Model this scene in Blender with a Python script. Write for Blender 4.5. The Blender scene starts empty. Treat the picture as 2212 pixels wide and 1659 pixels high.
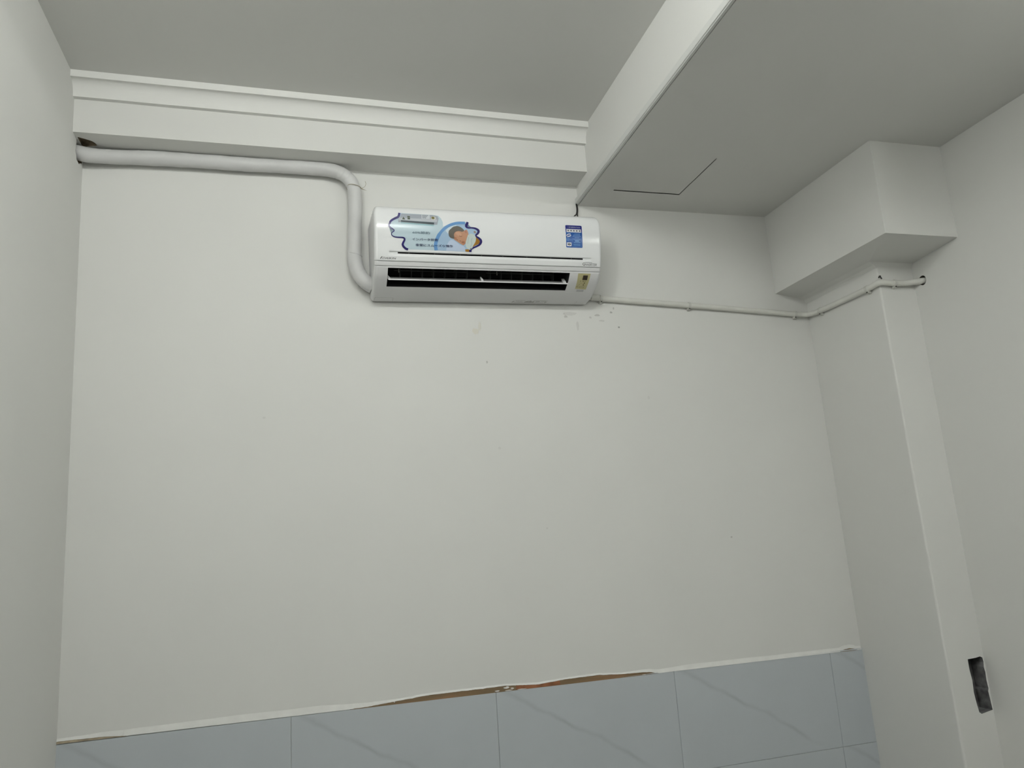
import bpy, bmesh, math, random
from mathutils import Vector, Matrix, noise

# ---------------------------------------------------------------- camera, world, exposure
scene = bpy.context.scene
COL = scene.collection
CAM_LOC = (0.66186, -2.49386, 0.46086)
CAM_R = ((0.96267684, 0.27057862, 0.00636545),      # columns: right, forward, up
         (-0.26294137, 0.94056159, -0.21495516),
         (-0.06414937, 0.20525862, 0.97660317))
cam_data = bpy.data.cameras.new('camera')
cam_data.sensor_width = 36.0
cam_data.lens = 1626.84 / 2212.0 * 36.0
cam_data.clip_start = 0.01
cam = bpy.data.objects.new('camera', cam_data)
COL.objects.link(cam)
m = Matrix.Identity(4)
for i in range(3):
    m[i][0] = CAM_R[i][0]
    m[i][1] = CAM_R[i][2]
    m[i][2] = -CAM_R[i][1]
    m[i][3] = CAM_LOC[i]
cam.matrix_world = m
scene.camera = cam

world = bpy.data.worlds.new('world')
world.use_nodes = True
world.node_tree.nodes['Background'].inputs[0].default_value = (0.8, 0.85, 0.9, 1)
world.node_tree.nodes['Background'].inputs[1].default_value = 0.1
scene.world = world
vs = scene.view_settings
vs.view_transform = 'Standard'
vs.look = 'None'
vs.gamma = 1.0
vs.use_curve_mapping = False
vs.exposure = 0.13
LAMP_A, FILL_B, FILL_C = 112.0, 150.0, 84.0          # ceiling batten, then two added fill battens, all out of view
LAMP_COLOR = (0.98, 1.0, 0.965)

# ---------------------------------------------------------------- materials
MATS = {}


def mat(name, color, rough=0.6, spec=0.5, metal=0.0, bump=0.0, bump_scale=200.0, var=0.0, var_scale=3.0, coat=0.0, emit=0.0):
    if name in MATS:
        return MATS[name]
    M = bpy.data.materials.new(name)
    M.use_nodes = True
    nt = M.node_tree
    b = nt.nodes['Principled BSDF']
    b.inputs['Base Color'].default_value = (*color, 1)
    b.inputs['Roughness'].default_value = rough
    b.inputs['Specular IOR Level'].default_value = spec
    b.inputs['Metallic'].default_value = metal
    b.inputs['Coat Weight'].default_value = coat
    b.inputs['Coat Roughness'].default_value = 0.08
    if emit:
        b.inputs['Emission Color'].default_value = (*color, 1)
        b.inputs['Emission Strength'].default_value = emit
    if var or bump:
        tc = nt.nodes.new('ShaderNodeTexCoord')
    if var:
        n = nt.nodes.new('ShaderNodeTexNoise')
        n.inputs['Scale'].default_value = var_scale
        n.inputs['Detail'].default_value = 2
        nt.links.new(tc.outputs['Object'], n.inputs['Vector'])
        mr = nt.nodes.new('ShaderNodeMapRange')
        mr.inputs['From Min'].default_value = 0.3
        mr.inputs['From Max'].default_value = 0.7
        mr.inputs['To Min'].default_value = 1 - var
        mr.inputs['To Max'].default_value = 1 + var
        nt.links.new(n.outputs['Fac'], mr.inputs['Value'])
        mx = nt.nodes.new('ShaderNodeMix')
        mx.data_type = 'RGBA'
        mx.blend_type = 'MULTIPLY'
        mx.inputs['Factor'].default_value = 1
        mx.inputs['A'].default_value = (*color, 1)
        nt.links.new(mr.outputs['Result'], mx.inputs['B'])
        nt.links.new(mx.outputs['Result'], b.inputs['Base Color'])
    if bump:
        n2 = nt.nodes.new('ShaderNodeTexNoise')
        n2.inputs['Scale'].default_value = bump_scale
        n2.inputs['Detail'].default_value = 3
        nt.links.new(tc.outputs['Object'], n2.inputs['Vector'])
        bp = nt.nodes.new('ShaderNodeBump')
        bp.inputs['Strength'].default_value = bump
        bp.inputs['Distance'].default_value = 0.001
        nt.links.new(n2.outputs['Fac'], bp.inputs['Height'])
        nt.links.new(bp.outputs['Normal'], b.inputs['Normal'])
    MATS[name] = M
    return M


WALL_COL = (0.735, 0.735, 0.709)
PLASTER = mat('plaster_white', WALL_COL, 0.8, 0.0, var=0.012, var_scale=2.0)
CEIL = mat('ceiling_paint', (0.70, 0.70, 0.675), 0.85, 0.0, var=0.012, var_scale=2.0)
LIPM = mat('skim_plaster', (0.77, 0.77, 0.745), 0.8, 0.2, bump=0.4, bump_scale=150, var=0.03, var_scale=30)


def tile_material():
    """Blue-grey glazed tile with one faint darker diagonal vein."""
    M = bpy.data.materials.new('glazed_tile')
    M.use_nodes = True
    nt = M.node_tree
    b = nt.nodes['Principled BSDF']
    b.inputs['Roughness'].default_value = 0.35
    b.inputs['Specular IOR Level'].default_value = 0.4
    tc = nt.nodes.new('ShaderNodeTexCoord')
    nz = nt.nodes.new('ShaderNodeTexNoise')
    nz.inputs['Scale'].default_value = 7
    nz.inputs['Detail'].default_value = 5
    nt.links.new(tc.outputs['Object'], nz.inputs['Vector'])
    sep = nt.nodes.new('ShaderNodeSeparateXYZ')
    nt.links.new(tc.outputs['Object'], sep.inputs[0])

    def M2(op, a, bb):
        n = nt.nodes.new('ShaderNodeMath')
        n.operation = op
        for i, q in enumerate((a, bb)):
            if q is None:
                continue
            if isinstance(q, (int, float)):
                n.inputs[i].default_value = q
            else:
                nt.links.new(q, n.inputs[i])
        return n.outputs[0]
    # vein: z = -0.06 - 0.585 (x - 0.13), wandering with the noise
    ln = M2('ADD', sep.outputs['Z'], M2('MULTIPLY', sep.outputs['X'], 0.585))
    ln = M2('ADD', ln, 0.06 - 0.585 * 0.13)
    ln = M2('ADD', ln, M2('MULTIPLY', M2('SUBTRACT', nz.outputs['Fac'], 0.5), 0.06))
    ln = M2('ABSOLUTE', ln, None)
    r = nt.nodes.new('ShaderNodeMapRange')
    r.inputs['From Min'].default_value = 0.0
    r.inputs['From Max'].default_value = 0.013
    r.inputs['To Min'].default_value = 0.75
    r.inputs['To Max'].default_value = 0.0
    nt.links.new(ln, r.inputs['Value'])
    n2 = nt.nodes.new('ShaderNodeTexNoise')
    n2.inputs['Scale'].default_value = 4
    nt.links.new(tc.outputs['Object'], n2.inputs['Vector'])
    fade = nt.nodes.new('ShaderNodeMapRange')
    fade.inputs['From Min'].default_value = 0.35
    fade.inputs['From Max'].default_value = 0.6
    nt.links.new(n2.outputs['Fac'], fade.inputs['Value'])
    fac = M2('MULTIPLY', r.outputs['Result'], fade.outputs['Result'])
    base = nt.nodes.new('ShaderNodeMix')
    base.data_type = 'RGBA'
    base.inputs['A'].default_value = (0.49, 0.525, 0.55, 1)
    base.inputs['B'].default_value = (0.525, 0.56, 0.59, 1)
    nt.links.new(nz.outputs['Fac'], base.inputs['Factor'])
    k = nt.nodes.new('ShaderNodeMix')
    k.data_type = 'RGBA'
    k.inputs['B'].default_value = (0.38, 0.41, 0.43, 1)
    nt.links.new(fac, k.inputs['Factor'])
    nt.links.new(base.outputs['Result'], k.inputs['A'])
    nt.links.new(k.outputs['Result'], b.inputs['Base Color'])
    return M


# ---------------------------------------------------------------- helpers
def obj(name, me, material=None, parent=None, smooth=False):
    if isinstance(me, bmesh.types.BMesh):
        bm = me
        bmesh.ops.recalc_face_normals(bm, faces=bm.faces[:])
        me = bpy.data.meshes.new(name)
        bm.to_mesh(me)
        bm.free()
    if material is not None and not me.materials:
        me.materials.append(material)
    if smooth:
        me.shade_smooth()
    o = bpy.data.objects.new(name, me)
    COL.objects.link(o)
    if parent is not None:
        o.parent = parent
    return o


def tag(o, label, cat, group=None):
    o['label'] = label
    o['category'] = cat
    if group:
        o['group'] = group
    return o


def struct(o, label=None):
    o['kind'] = 'structure'
    if label:
        o['label'] = label
    return o


def empty(name, loc=(0, 0, 0), rot=(0, 0, 0)):
    o = bpy.data.objects.new(name, None)
    o.empty_display_size = 0.05
    o.location = loc
    o.rotation_euler = rot
    COL.objects.link(o)
    return o


def hexa(bm, v):
    """Box from eight corners: bottom four then top four, same order."""
    q = [bm.verts.new(p) for p in v]
    for f in ((0, 3, 2, 1), (4, 5, 6, 7), (0, 1, 5, 4), (1, 2, 6, 5), (2, 3, 7, 6), (3, 0, 4, 7)):
        bm.faces.new([q[i] for i in f])
    return q


def box(bm, x0, x1, y0, y1, z0, z1):
    return hexa(bm, [(x0, y0, z0), (x1, y0, z0), (x1, y1, z0), (x0, y1, z0), (x0, y0, z1), (x1, y0, z1), (x1, y1, z1), (x0, y1, z1)])


def bevel(bm, w, seg=2):
    bmesh.ops.bevel(bm, geom=bm.edges[:], offset=w, segments=seg, affect='EDGES', profile=0.5)


def holed_face(bm, outer, holes, to3):
    """Flat face with holes: loops of 2-D points, mapped to 3-D by to3."""
    edges = []
    rings = []
    for loop in [outer] + holes:
        vv = [bm.verts.new(to3(*p)) for p in loop]
        rings.append(vv)
        for i in range(len(vv)):
            edges.append(bm.edges.new((vv[i], vv[(i + 1) % len(vv)])))
    bmesh.ops.triangle_fill(bm, use_beauty=True, use_dissolve=False, edges=edges)
    return rings


def catmull(pts, n):
    P = [Vector(p) for p in pts]
    P = [P[0] * 2 - P[1]] + P + [P[-1] * 2 - P[-2]]
    out = []
    for i in range(1, len(P) - 2):
        for k in range(n):
            t = k / n
            a, b_, c, d = P[i - 1], P[i], P[i + 1], P[i + 2]
            out.append(0.5 * ((2 * b_) + (c - a) * t + (2 * a - 5 * b_ + 4 * c - d) * t * t + (3 * b_ - a - 3 * c + d) * t ** 3))
    out.append(P[-2].copy())
    return out


def sweep(bm, path, radius, seg=16, squash=None, caps=True):
    """Tube along a path; radius(i, length, angle) gives the local radius."""
    n = len(path)
    T = []
    for i in range(n):
        a = path[max(i - 1, 0)]
        b_ = path[min(i + 1, n - 1)]
        T.append((b_ - a).normalized())
    up = Vector((0, 0, 1)) if abs(T[0].z) < 0.9 else Vector((0, 1, 0))
    N = (up - T[0] * up.dot(T[0])).normalized()
    rings = []
    L = 0.0
    for i in range(n):
        if i:
            L += (path[i] - path[i - 1]).length
            N = (N - T[i] * N.dot(T[i])).normalized()
        B = T[i].cross(N)
        ring = []
        for k in range(seg):
            a = 2 * math.pi * k / seg
            r = radius(i, L, a) if callable(radius) else radius
            ring.append(bm.verts.new(path[i] + N * (r * math.cos(a)) + B * (r * math.sin(a))))
        rings.append(ring)
    for i in range(n - 1):
        for k in range(seg):
            bm.faces.new((rings[i][k], rings[i][(k + 1) % seg], rings[i + 1][(k + 1) % seg], rings[i + 1][k]))
    if caps:
        bm.faces.new(rings[0])
        bm.faces.new(rings[-1][::-1])
    return rings


# ---------------------------------------------------------------- room measures
Z_FLOOR, Y_FRONT = -1.25, -4.3
zc = lambda x: 1.9664 - 0.0077 * x                   # high ceiling
zs = lambda x: 1.7006 + 0.0017 * (x - 2.2)           # dropped ceiling
zb = lambda x: 1.7851 - 0.0036 * x                   # beam underside
zt = lambda x: -0.0031 * x                           # top of the tiling
xl = lambda z: -0.0105 * (z - 0.9)                   # left wall
xc = lambda z: 2.65 - 0.0069 * (z - 0.7)             # pillar face
xr = lambda z: 2.8001 - 0.003 * (z - 0.9)            # right wall
xd = lambda y: 1.6874 + 0.0087 * y                   # side of the dropped ceiling
YB, YX, YC = 0.1195, 0.6072, 0.395
XB = 2.5045
ZBB, ZBI = 1.3695, 1.3375

# ---------------------------------------------------------------- walls, floor, ceilings
bm = bmesh.new()
box(bm, -0.3, 3.1, 0.0, 0.15, Z_FLOOR, 2.2)
wall_back = struct(obj('wall_back', bm, PLASTER), 'white plastered back wall with scuffs under the air conditioner')

# left wall: a sheared slab with a ragged pipe hole near the top of the back corner
bm = bmesh.new()
hy, hz = -0.046, 1.757
random.seed(3)
hole = []
for k in range(18):
    a = 2 * math.pi * k / 18
    r = 0.036 * (1 + 0.16 * random.uniform(-1, 1))
    hole.append((hy + r * math.cos(a), hz + r * math.sin(a) * 1.08))
rings = holed_face(bm, [(0.15, Z_FLOOR), (Y_FRONT, Z_FLOOR), (Y_FRONT, 2.2), (0.15, 2.2)], [hole], lambda y, z: (xl(z), y, z))
wall_left = struct(obj('wall_left', bm, PLASTER), 'plain white left wall')
bm = bmesh.new()
hexa(bm, [(xl(Z_FLOOR) - .15, Y_FRONT, Z_FLOOR), (xl(Z_FLOOR) - .14, Y_FRONT, Z_FLOOR), (xl(Z_FLOOR) - .14, .15, Z_FLOOR), (xl(Z_FLOOR) - .15, .15, Z_FLOOR),
          (xl(2.2) - .15, Y_FRONT, 2.2), (xl(2.2) - .14, Y_FRONT, 2.2), (xl(2.2) - .14, .15, 2.2), (xl(2.2) - .15, .15, 2.2)])
obj('wall_outer_face', bm, PLASTER, wall_left)
CEMENT = mat('raw_cement', (0.16, 0.145, 0.12), 0.95, 0.1, bump=1.0, bump_scale=140, var=0.3, var_scale=40)
BRICK = mat('broken_brick', (0.25, 0.20, 0.14), 0.95, 0.1, bump=1.0, bump_scale=120, var=0.4, var_scale=50)
bm = bmesh.new()
a = [bm.verts.new((xl(z), y, z)) for y, z in hole]
b2 = [bm.verts.new((xl(z) - 0.12, y, z)) for y, z in hole]
for k in range(len(a)):
    bm.faces.new((a[k], a[(k + 1) % len(a)], b2[(k + 1) % len(a)], b2[k]))
bm.faces.new(b2)
obj('pipe_hole', bm, BRICK, wall_left)['label'] = 'ragged brown hole knocked through for the pipe'

# right wall with a round hole for the drain hose
bm = bmesh.new()
ry, rz_ = -0.4335, 1.2785
rhole = [(ry + 0.0165 * math.cos(2 * math.pi * k / 16), rz_ + 0.0175 * math.sin(2 * math.pi * k / 16)) for k in range(16)]
holed_face(bm, [(0.15, Z_FLOOR), (Y_FRONT, Z_FLOOR), (Y_FRONT, 2.2), (0.15, 2.2)], [rhole], lambda y, z: (xr(z), y, z))
wall_right = struct(obj('wall_right', bm, PLASTER), 'plain white right wall beyond the pillar')
bm = bmesh.new()
box(bm, xr(0) + .12, xr(0) + .15, Y_FRONT, .15, Z_FLOOR, 2.2)
obj('wall_outer_face', bm, PLASTER, wall_right)
bm = bmesh.new()
a = [bm.verts.new((xr(z), y, z)) for y, z in rhole]
b2 = [bm.verts.new((xr(z) + 0.09, y, z)) for y, z in rhole]
for k in range(len(a)):
    bm.faces.new((a[k], a[(k + 1) % len(a)], b2[(k + 1) % len(a)], b2[k]))
bm.faces.new(b2)
obj('hose_hole', bm, CEMENT, wall_right)['label'] = 'dark round hole where the hose leaves'

bm = bmesh.new()
box(bm, -0.3, 3.1, Y_FRONT - 0.15, Y_FRONT, Z_FLOOR, 2.2)
struct(obj('wall_front', bm, PLASTER), 'plain white wall behind the camera')
bm = bmesh.new()
box(bm, -0.3, 3.1, Y_FRONT - 0.15, 0.15, Z_FLOOR - 0.12, Z_FLOOR)
FLOOR = mat('floor_cement', (0.20, 0.195, 0.185), 0.6, 0.3, bump=0.2, bump_scale=40, var=0.06, var_scale=4)
struct(obj('floor', bm, FLOOR), 'grey cement floor')

# high ceiling (left) and the dropped ceiling (right)
bm = bmesh.new()
hexa(bm, [(-.3, Y_FRONT, zc(-.3)), (xd(Y_FRONT) + .06, Y_FRONT, zc(1.7)), (xd(0) + .06, .1, zc(1.7)), (-.3, .1, zc(-.3)),
          (-.3, Y_FRONT, 2.2), (xd(Y_FRONT) + .06, Y_FRONT, 2.2), (xd(0) + .06, .1, 2.2), (-.3, .1, 2.2)])
box(bm, xd(Y_FRONT) + .05, 3.1, Y_FRONT - .15, .15, 2.1, 2.2)
struct(obj('ceiling', bm, CEIL), 'plain white high ceiling on the left')

HX0, HX1, HY0, HY1 = 1.7745, 2.0420, -0.4170, -0.1405      # access opening in the dropped ceiling
bm = bmesh.new()
rings = holed_face(bm, [(xd(0), 0.02), (3.0, 0.02), (3.0, Y_FRONT), (xd(Y_FRONT), Y_FRONT)],
                   [[(HX0, HY0), (HX1, HY0), (HX1, HY1), (HX0, HY1)]], lambda x, y: (x, y, zs(x)))
sv = [bm.verts.new(p) for p in ((xd(0.02), 0.02, 2.1), (xd(Y_FRONT), Y_FRONT, 2.1))]
bm.faces.new((rings[0][0], rings[0][3], sv[1], sv[0]))
struct(obj('ceiling_dropped', bm, CEIL), 'lower boxed-in ceiling on the right with an access hatch')

# ---------------------------------------------------------------- beam with cornice along the back wall
bm = bmesh.new()
random.seed(9)
dug = [(-0.004, -0.089), (0.010, -0.083), (0.022, -0.076), (0.033, -0.069), (0.038, -0.060), (0.042, -0.045), (0.034, -0.040), (0.020, -0.038), (0.006, -0.030), (-0.004, -0.026)]
XE = xd(-0.1) + 0.01
rings = holed_face(bm, [(-0.05, -YB), (XE, -YB), (XE, 0.0), (-0.05, 0.0)], [dug], lambda x, y: (x, y, zb(x)))
o4 = rings[0]
t4 = [bm.verts.new((v.co.x, v.co.y, 1.99)) for v in o4]
for k in range(4):
    bm.faces.new((o4[k], o4[(k + 1) % 4], t4[(k + 1) % 4], t4[k]))
beam = struct(obj('wall_beam', bm, PLASTER), 'white plastered beam over the air conditioner wall')
bm = bmesh.new()
a = [bm.verts.new((x, y, zb(x))) for x, y in dug]
b2 = [bm.verts.new((x * 0.9, y, zb(x) + 0.011 + 0.005 * random.uniform(-1, 1))) for x, y in dug]
for k in range(len(a)):
    bm.faces.new((a[k], a[(k + 1) % len(a)], b2[(k + 1) % len(a)], b2[k]))
bm.faces.new(b2)
obj('broken_hollow', bm, BRICK, beam)['label'] = 'dark broken hollow in the beam beside the pipe'

prof = [(-0.1105, 1.99), (-0.171, 1.99), (-0.171, 1.9435), (-0.1635, 1.9435)]
for k in range(1, 13):
    t = k / 12 * math.pi / 2
    prof.append((-0.1635 + 0.0285 * math.sin(t), 1.8985 + 0.045 * math.cos(t)))
prof += [(-0.135, 1.8975), (-0.1105, 1.8975)]
bm = bmesh.new()
NX = 24
cols = []
for i in range(NX + 1):
    x = -0.03 + (XE + 0.03) * i / NX
    w = 0.0007 * noise.noise(Vector((x * 6, 0, 0)))
    cols.append([bm.verts.new((x, y, z + (zc(x) - 1.9664) + (w if z < 1.95 else 0))) for y, z in prof])
for i in range(NX):
    for k in range(len(prof) - 1):
        bm.faces.new((cols[i][k], cols[i + 1][k], cols[i + 1][k + 1], cols[i][k + 1]))
cornice = struct(obj('trim_1', bm, mat('gypsum_cornice', (0.78, 0.78, 0.755), 0.75, 0.25, bump=0.1, bump_scale=50)), 'white coved cornice between beam and ceiling')

# ---------------------------------------------------------------- pillar in the right back corner, its boxed upper casing, the socket hole
cx0, cx1 = 2.7385, 2.8000
hole_pts = [(cx0 - .0005, -0.004), (cx0 + .018, -0.0035), (cx0 + .034, -0.0025), (cx0 + .050, 0.000), (cx1 - .003, -0.004), (cx1 - .0005, -0.018), (cx1 - .0035, -0.034),
            (cx1 - .001, -0.050), (cx1 - .0025, -0.075), (cx1, -0.100), (cx1 - .0035, -0.108), (cx1 - .002, -0.125), (cx1 + .000, -0.150), (cx1 + .001, -0.165),
            (cx1 - .020, -0.168), (cx1 - .045, -0.172), (cx0 + .008, -0.166), (cx0 + .004, -0.140), (cx0 + .0005, -0.105), (cx0 + .003, -0.07), (cx0 - .001, -0.035)]
bm = bmesh.new()
ZT = 1.46
rings = holed_face(bm, [(xc(Z_FLOOR), Z_FLOOR), (xr(Z_FLOOR) + .02, Z_FLOOR), (xr(ZT) + .02, ZT), (xc(ZT), ZT)], [hole_pts], lambda x, z: (x, -YC, z))
o4 = rings[0]
bk = [bm.verts.new((o4[0].co.x, 0.02, Z_FLOOR)), bm.verts.new((o4[3].co.x, 0.02, ZT))]
bm.faces.new((o4[0], o4[3], bk[1], bk[0]))
e = [ed for ed in bm.edges if set(ed.verts) == {o4[0], o4[3]}]
bmesh.ops.bevel(bm, geom=e, offset=0.006, segments=3, affect='EDGES', profile=0.5)
pillar = struct(obj('wall_pillar', bm, PLASTER), 'white plastered corner pillar with an empty socket hole')
bm = bmesh.new()
random.seed(5)
ym = -YC + 0.022
a = [bm.verts.new((x, -YC, z)) for x, z in hole_pts]
m_ = [bm.verts.new((x + random.uniform(-.0025, .001), ym + random.uniform(-.004, .004), z + random.uniform(-.002, .002))) for x, z in hole_pts]
b2 = [bm.verts.new((x, -YC + 0.05, z)) for x, z in hole_pts]
for k in range(len(a)):
    j = (k + 1) % len(a)
    bm.faces.new((a[k], a[j], m_[j], m_[k]))
    bm.faces.new((m_[k], m_[j], b2[j], b2[k]))
bm.faces.new(b2)
obj('socket_recess', bm, mat('recess_cement', (0.15, 0.15, 0.152), 0.95, 0.1, bump=1.0, bump_scale=90, var=0.35, var_scale=40), pillar)['label'] = 'rough dark cement inside the empty socket hole'

bm = bmesh.new()
# casing: box around the pillar head, underside sloping a little down to the pillar
b0 = [(XB, 0.02, ZBB), (XB, -YX, ZBB), (xr(ZBB) + .02, -YX, ZBB)]
top = [(XB, 0.02, 1.75), (XB, -YX, 1.75), (xr(1.75) + .02, -YX, 1.75)]
vb = [bm.verts.new(p) for p in b0]
vt_ = [bm.verts.new(p) for p in top]
bm.faces.new((vb[0], vb[1], vt_[1], vt_[0]))
bm.faces.new((vb[1], vb[2], vt_[2], vt_[1]))
inner = [(xc(ZBI) + .002, 0.02, ZBI), (xc(ZBI) + .002, -YC + .002, ZBI), (xr(ZBI) + .02, -YC + .002, ZBI)]
# a rounded plaster fillet from underside to pillar
mid1 = [(xc(ZBI) - .035, 0.02, ZBI + .0155), (xc(ZBI) - .035, -YC - .010, ZBI + .0155), (xr(ZBI) + .02, -YC - .010, ZBI + .0155)]
mid2 = [(xc(ZBI) - .012, 0.02, ZBI + .007), (xc(ZBI) - .012, -YC - .004, ZBI + .007), (xr(ZBI) + .02, -YC - .004, ZBI + .007)]
low = [(xc(ZBI) + .002, 0.02, ZBI - .012), (xc(ZBI) + .002, -YC + .002, ZBI - .004), (xr(ZBI) + .02, -YC + .002, ZBI - .004)]
rows = [vb] + [[bm.verts.new(p) for p in r] for r in (mid1, mid2, low)]
for r0, r1 in zip(rows, rows[1:]):
    for k in range(2):
        bm.faces.new((r0[k], r0[k + 1], r1[k + 1], r1[k]))
struct(obj('wall_pillar_casing', bm, PLASTER), 'white boxed casing hanging around the head of the pillar')

# ---------------------------------------------------------------- tiles on the lower back wall, ragged plaster lip, exposed adhesive
TILE = tile_material()
TW, TH, J = 0.6285, 0.3235, 0.0009
TOPZ = -0.003


def tile_mesh(w, h):
    b_ = bmesh.new()
    box(b_, 0, w, -0.0045, 0, -h, 0)
    bevel(b_, 0.0007, 1)
    me = bpy.data.meshes.new('tile')
    bmesh.ops.recalc_face_normals(b_, faces=b_.faces[:])
    b_.to_mesh(me)
    b_.free()
    me.materials.append(TILE)
    return me


full = tile_mesh(TW - J, TH - J)
last = tile_mesh(2.65 + .012 - 2.5155, TH - J)
for row in range(4):
    for c in range(5):
        me = full if c < 4 else last
        t = obj('tile', me, None, wall_back)
        t.location = (0.0 + c * TW + 0.001, 0, TOPZ - row * TH - 0.0005)
bm = bmesh.new()
box(bm, 0.0, 2.668, -0.0018, 0.0, Z_FLOOR, TOPZ - .001)
obj('grout', bm, mat('grout', (0.50, 0.50, 0.47), 0.9, 0.2, var=0.1, var_scale=20), wall_back)

ADH = [(0.80, 0.0), (0.852, 0.0015), (0.9439, 0.0078), (1.0335, 0.0142), (1.1292, 0.0149), (1.2194, 0.0150), (1.2884, 0.0161), (1.397, 0.0085), (1.4934, 0.0146), (1.6078, 0.016),
       (1.6907, 0.0105), (1.7927, 0.0075), (1.83, 0.0)]
ADL = [(0.004, 0.004), (0.03, 0.0055), (0.075, 0.0045), (0.12, 0.0045), (0.185, 0.0)]
ADR = [(2.558, 0.0), (2.578, 0.0065), (2.60, 0.0085), (2.622, 0.0055), (2.634, 0.0)]


def interp(P, x):
    if x <= P[0][0] or x >= P[-1][0]:
        return 0.0
    for (x0, y0), (x1, y1) in zip(P, P[1:]):
        if x0 <= x <= x1:
            return y0 + (y1 - y0) * (x - x0) / (x1 - x0)
    return 0.0


def adh_h(x):
    h = interp(ADH, x) + interp(ADL, x) + interp(ADR, x)
    if h > 0.0004:
        h += 0.0011 * noise.noise(Vector((x * 45, 1, 0))) + 0.0006 * noise.noise(Vector((x * 160, 4, 0)))
    return max(h, 0.0)


def lip_h(x):
    base = interp([(-0.1, .006), (0.05, .008), (0.215, .017), (0.46, .020), (0.72, .020), (0.85, .012), (0.95, .006), (1.7, .005), (1.83, .012), (1.97, .017), (2.15, .016), (2.54, .014), (2.8, .012)], x)
    return base + 0.0015 * noise.noise(Vector((x * 9, 2, 0)))


bm = bmesh.new()
cols = []
NXL = 620
for i in range(NXL + 1):
    x = 0.003 + (2.652 - 0.003) * i / NXL
    z0 = TOPZ + (zt(x) - zt(0)) * 0.0 + zt(x) + 0.003
    h0 = adh_h(x)
    h1 = h0 + lip_h(x)
    yb0 = -0.0056 if h0 < 0.0006 else -0.0040
    cols.append([bm.verts.new(p) for p in ((x, 0.0, z0 + h0), (x, yb0, z0 + h0), (x, yb0 * 0.62, z0 + h0 + (h1 - h0) * 0.4), (x, yb0 * .22, z0 + h0 + (h1 - h0) * .75), (x, 0.0002, z0 + h1))])
for i in range(NXL):
    for k in range(4):
        bm.faces.new((cols[i][k], cols[i + 1][k], cols[i + 1][k + 1], cols[i][k + 1]))
obj('plaster_lip', bm, LIPM, wall_back)['label'] = 'bright ragged plaster edge above the tiles'

ADHM = bpy.data.materials.new('tile_adhesive')
ADHM.use_nodes = True
_nt = ADHM.node_tree
_b = _nt.nodes['Principled BSDF']
_b.inputs['Roughness'].default_value = 0.75
_tc = _nt.nodes.new('ShaderNodeTexCoord')
_mp = _nt.nodes.new('ShaderNodeMapping')
_mp.inputs['Scale'].default_value = (3.2, 3, 25)
_n = _nt.nodes.new('ShaderNodeTexNoise')
_n.inputs['Scale'].default_value = 1.6
_n.inputs['Detail'].default_value = 7
_cr = _nt.nodes.new('ShaderNodeValToRGB')
_cr.color_ramp.elements[0].position = 0.32
_cr.color_ramp.elements[0].color = (0.15, 0.105, 0.055, 1)
_cr.color_ramp.elements[1].position = 0.68
_cr.color_ramp.elements[1].color = (0.24, 0.135, 0.065, 1)
_e = _cr.color_ramp.elements.new(0.5)
_e.color = (0.185, 0.12, 0.058, 1)
_nt.links.new(_tc.outputs['Object'], _mp.inputs[0])
_nt.links.new(_mp.outputs[0], _n.inputs[0])
_nt.links.new(_n.outputs['Fac'], _cr.inputs[0])
_nt.links.new(_cr.outputs[0], _b.inputs['Base Color'])


def adhesive(x0, x1, label, material=ADHM, dy=0.0):
    b_ = bmesh.new()
    n_ = max(12, int((x1 - x0) * 240))
    cs = []
    for i in range(n_ + 1):
        x = x0 + (x1 - x0) * i / n_
        z0 = zt(x)
        h = adh_h(x) + 0.0004
        cs.append([b_.verts.new(p) for p in ((x, -0.0005 - dy, z0 - 0.002 + dy * 4), (x, -0.0049 - dy, z0 - 0.001 + dy * 4), (x, -0.0036 - dy, z0 + h * 0.5), (x, -0.002 - dy, z0 + h))])
    for i in range(n_):
        for k in range(3):
            b_.faces.new((cs[i][k], cs[i + 1][k], cs[i + 1][k + 1], cs[i][k + 1]))
    o = obj('adhesive_smear', b_, material, wall_back)
    o['label'] = label
    return o


adhesive(0.80, 1.83, 'long brown smear of bare tile adhesive')
adhesive(1.325, 1.475, 'reddish patch in the brown adhesive', mat('red_adhesive', (0.27, 0.115, 0.055), 0.8, 0.2, var=0.35, var_scale=25), 0.0003)
TANM = mat('dusty_adhesive', (0.33, 0.28, 0.20), 0.85, 0.2, var=0.3, var_scale=30)
adhesive(0.004, 0.185, 'thin tan smear of tile adhesive at the left corner', TANM)
adhesive(2.558, 2.634, 'small brown gap in the plaster at the right corner', mat('dark_adhesive', (0.24, 0.17, 0.09), 0.85, 0.2, var=0.3, var_scale=60))
random.seed(11)
for (x, z, w, h) in ((1.262, .003, .020, .004), (1.295, .010, .022, .007), (1.300, .0015, .030, .003), (1.345, .0005, .034, .0025), (1.312, .006, .012, .005), (0.935, .006, .004, .003), (1.775, .001, .02, .002)):
    b_ = bmesh.new()
    ring = []
    for k in range(11):
        a_ = 2 * math.pi * k / 11
        q = random.uniform(.6, 1.1)
        ring.append((x + math.cos(a_) * w / 2 * q, zt(x) + z + math.sin(a_) * h / 2 * q))
    f_ = [b_.verts.new((p[0], -0.0052, p[1])) for p in ring]
    g_ = [b_.verts.new((p[0], -0.002, p[1])) for p in ring]
    b_.faces.new(f_)
    for k in range(11):
        b_.faces.new((f_[k], f_[(k + 1) % 11], g_[(k + 1) % 11], g_[k]))
    obj('plaster_flake', b_, LIPM, wall_back)

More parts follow.
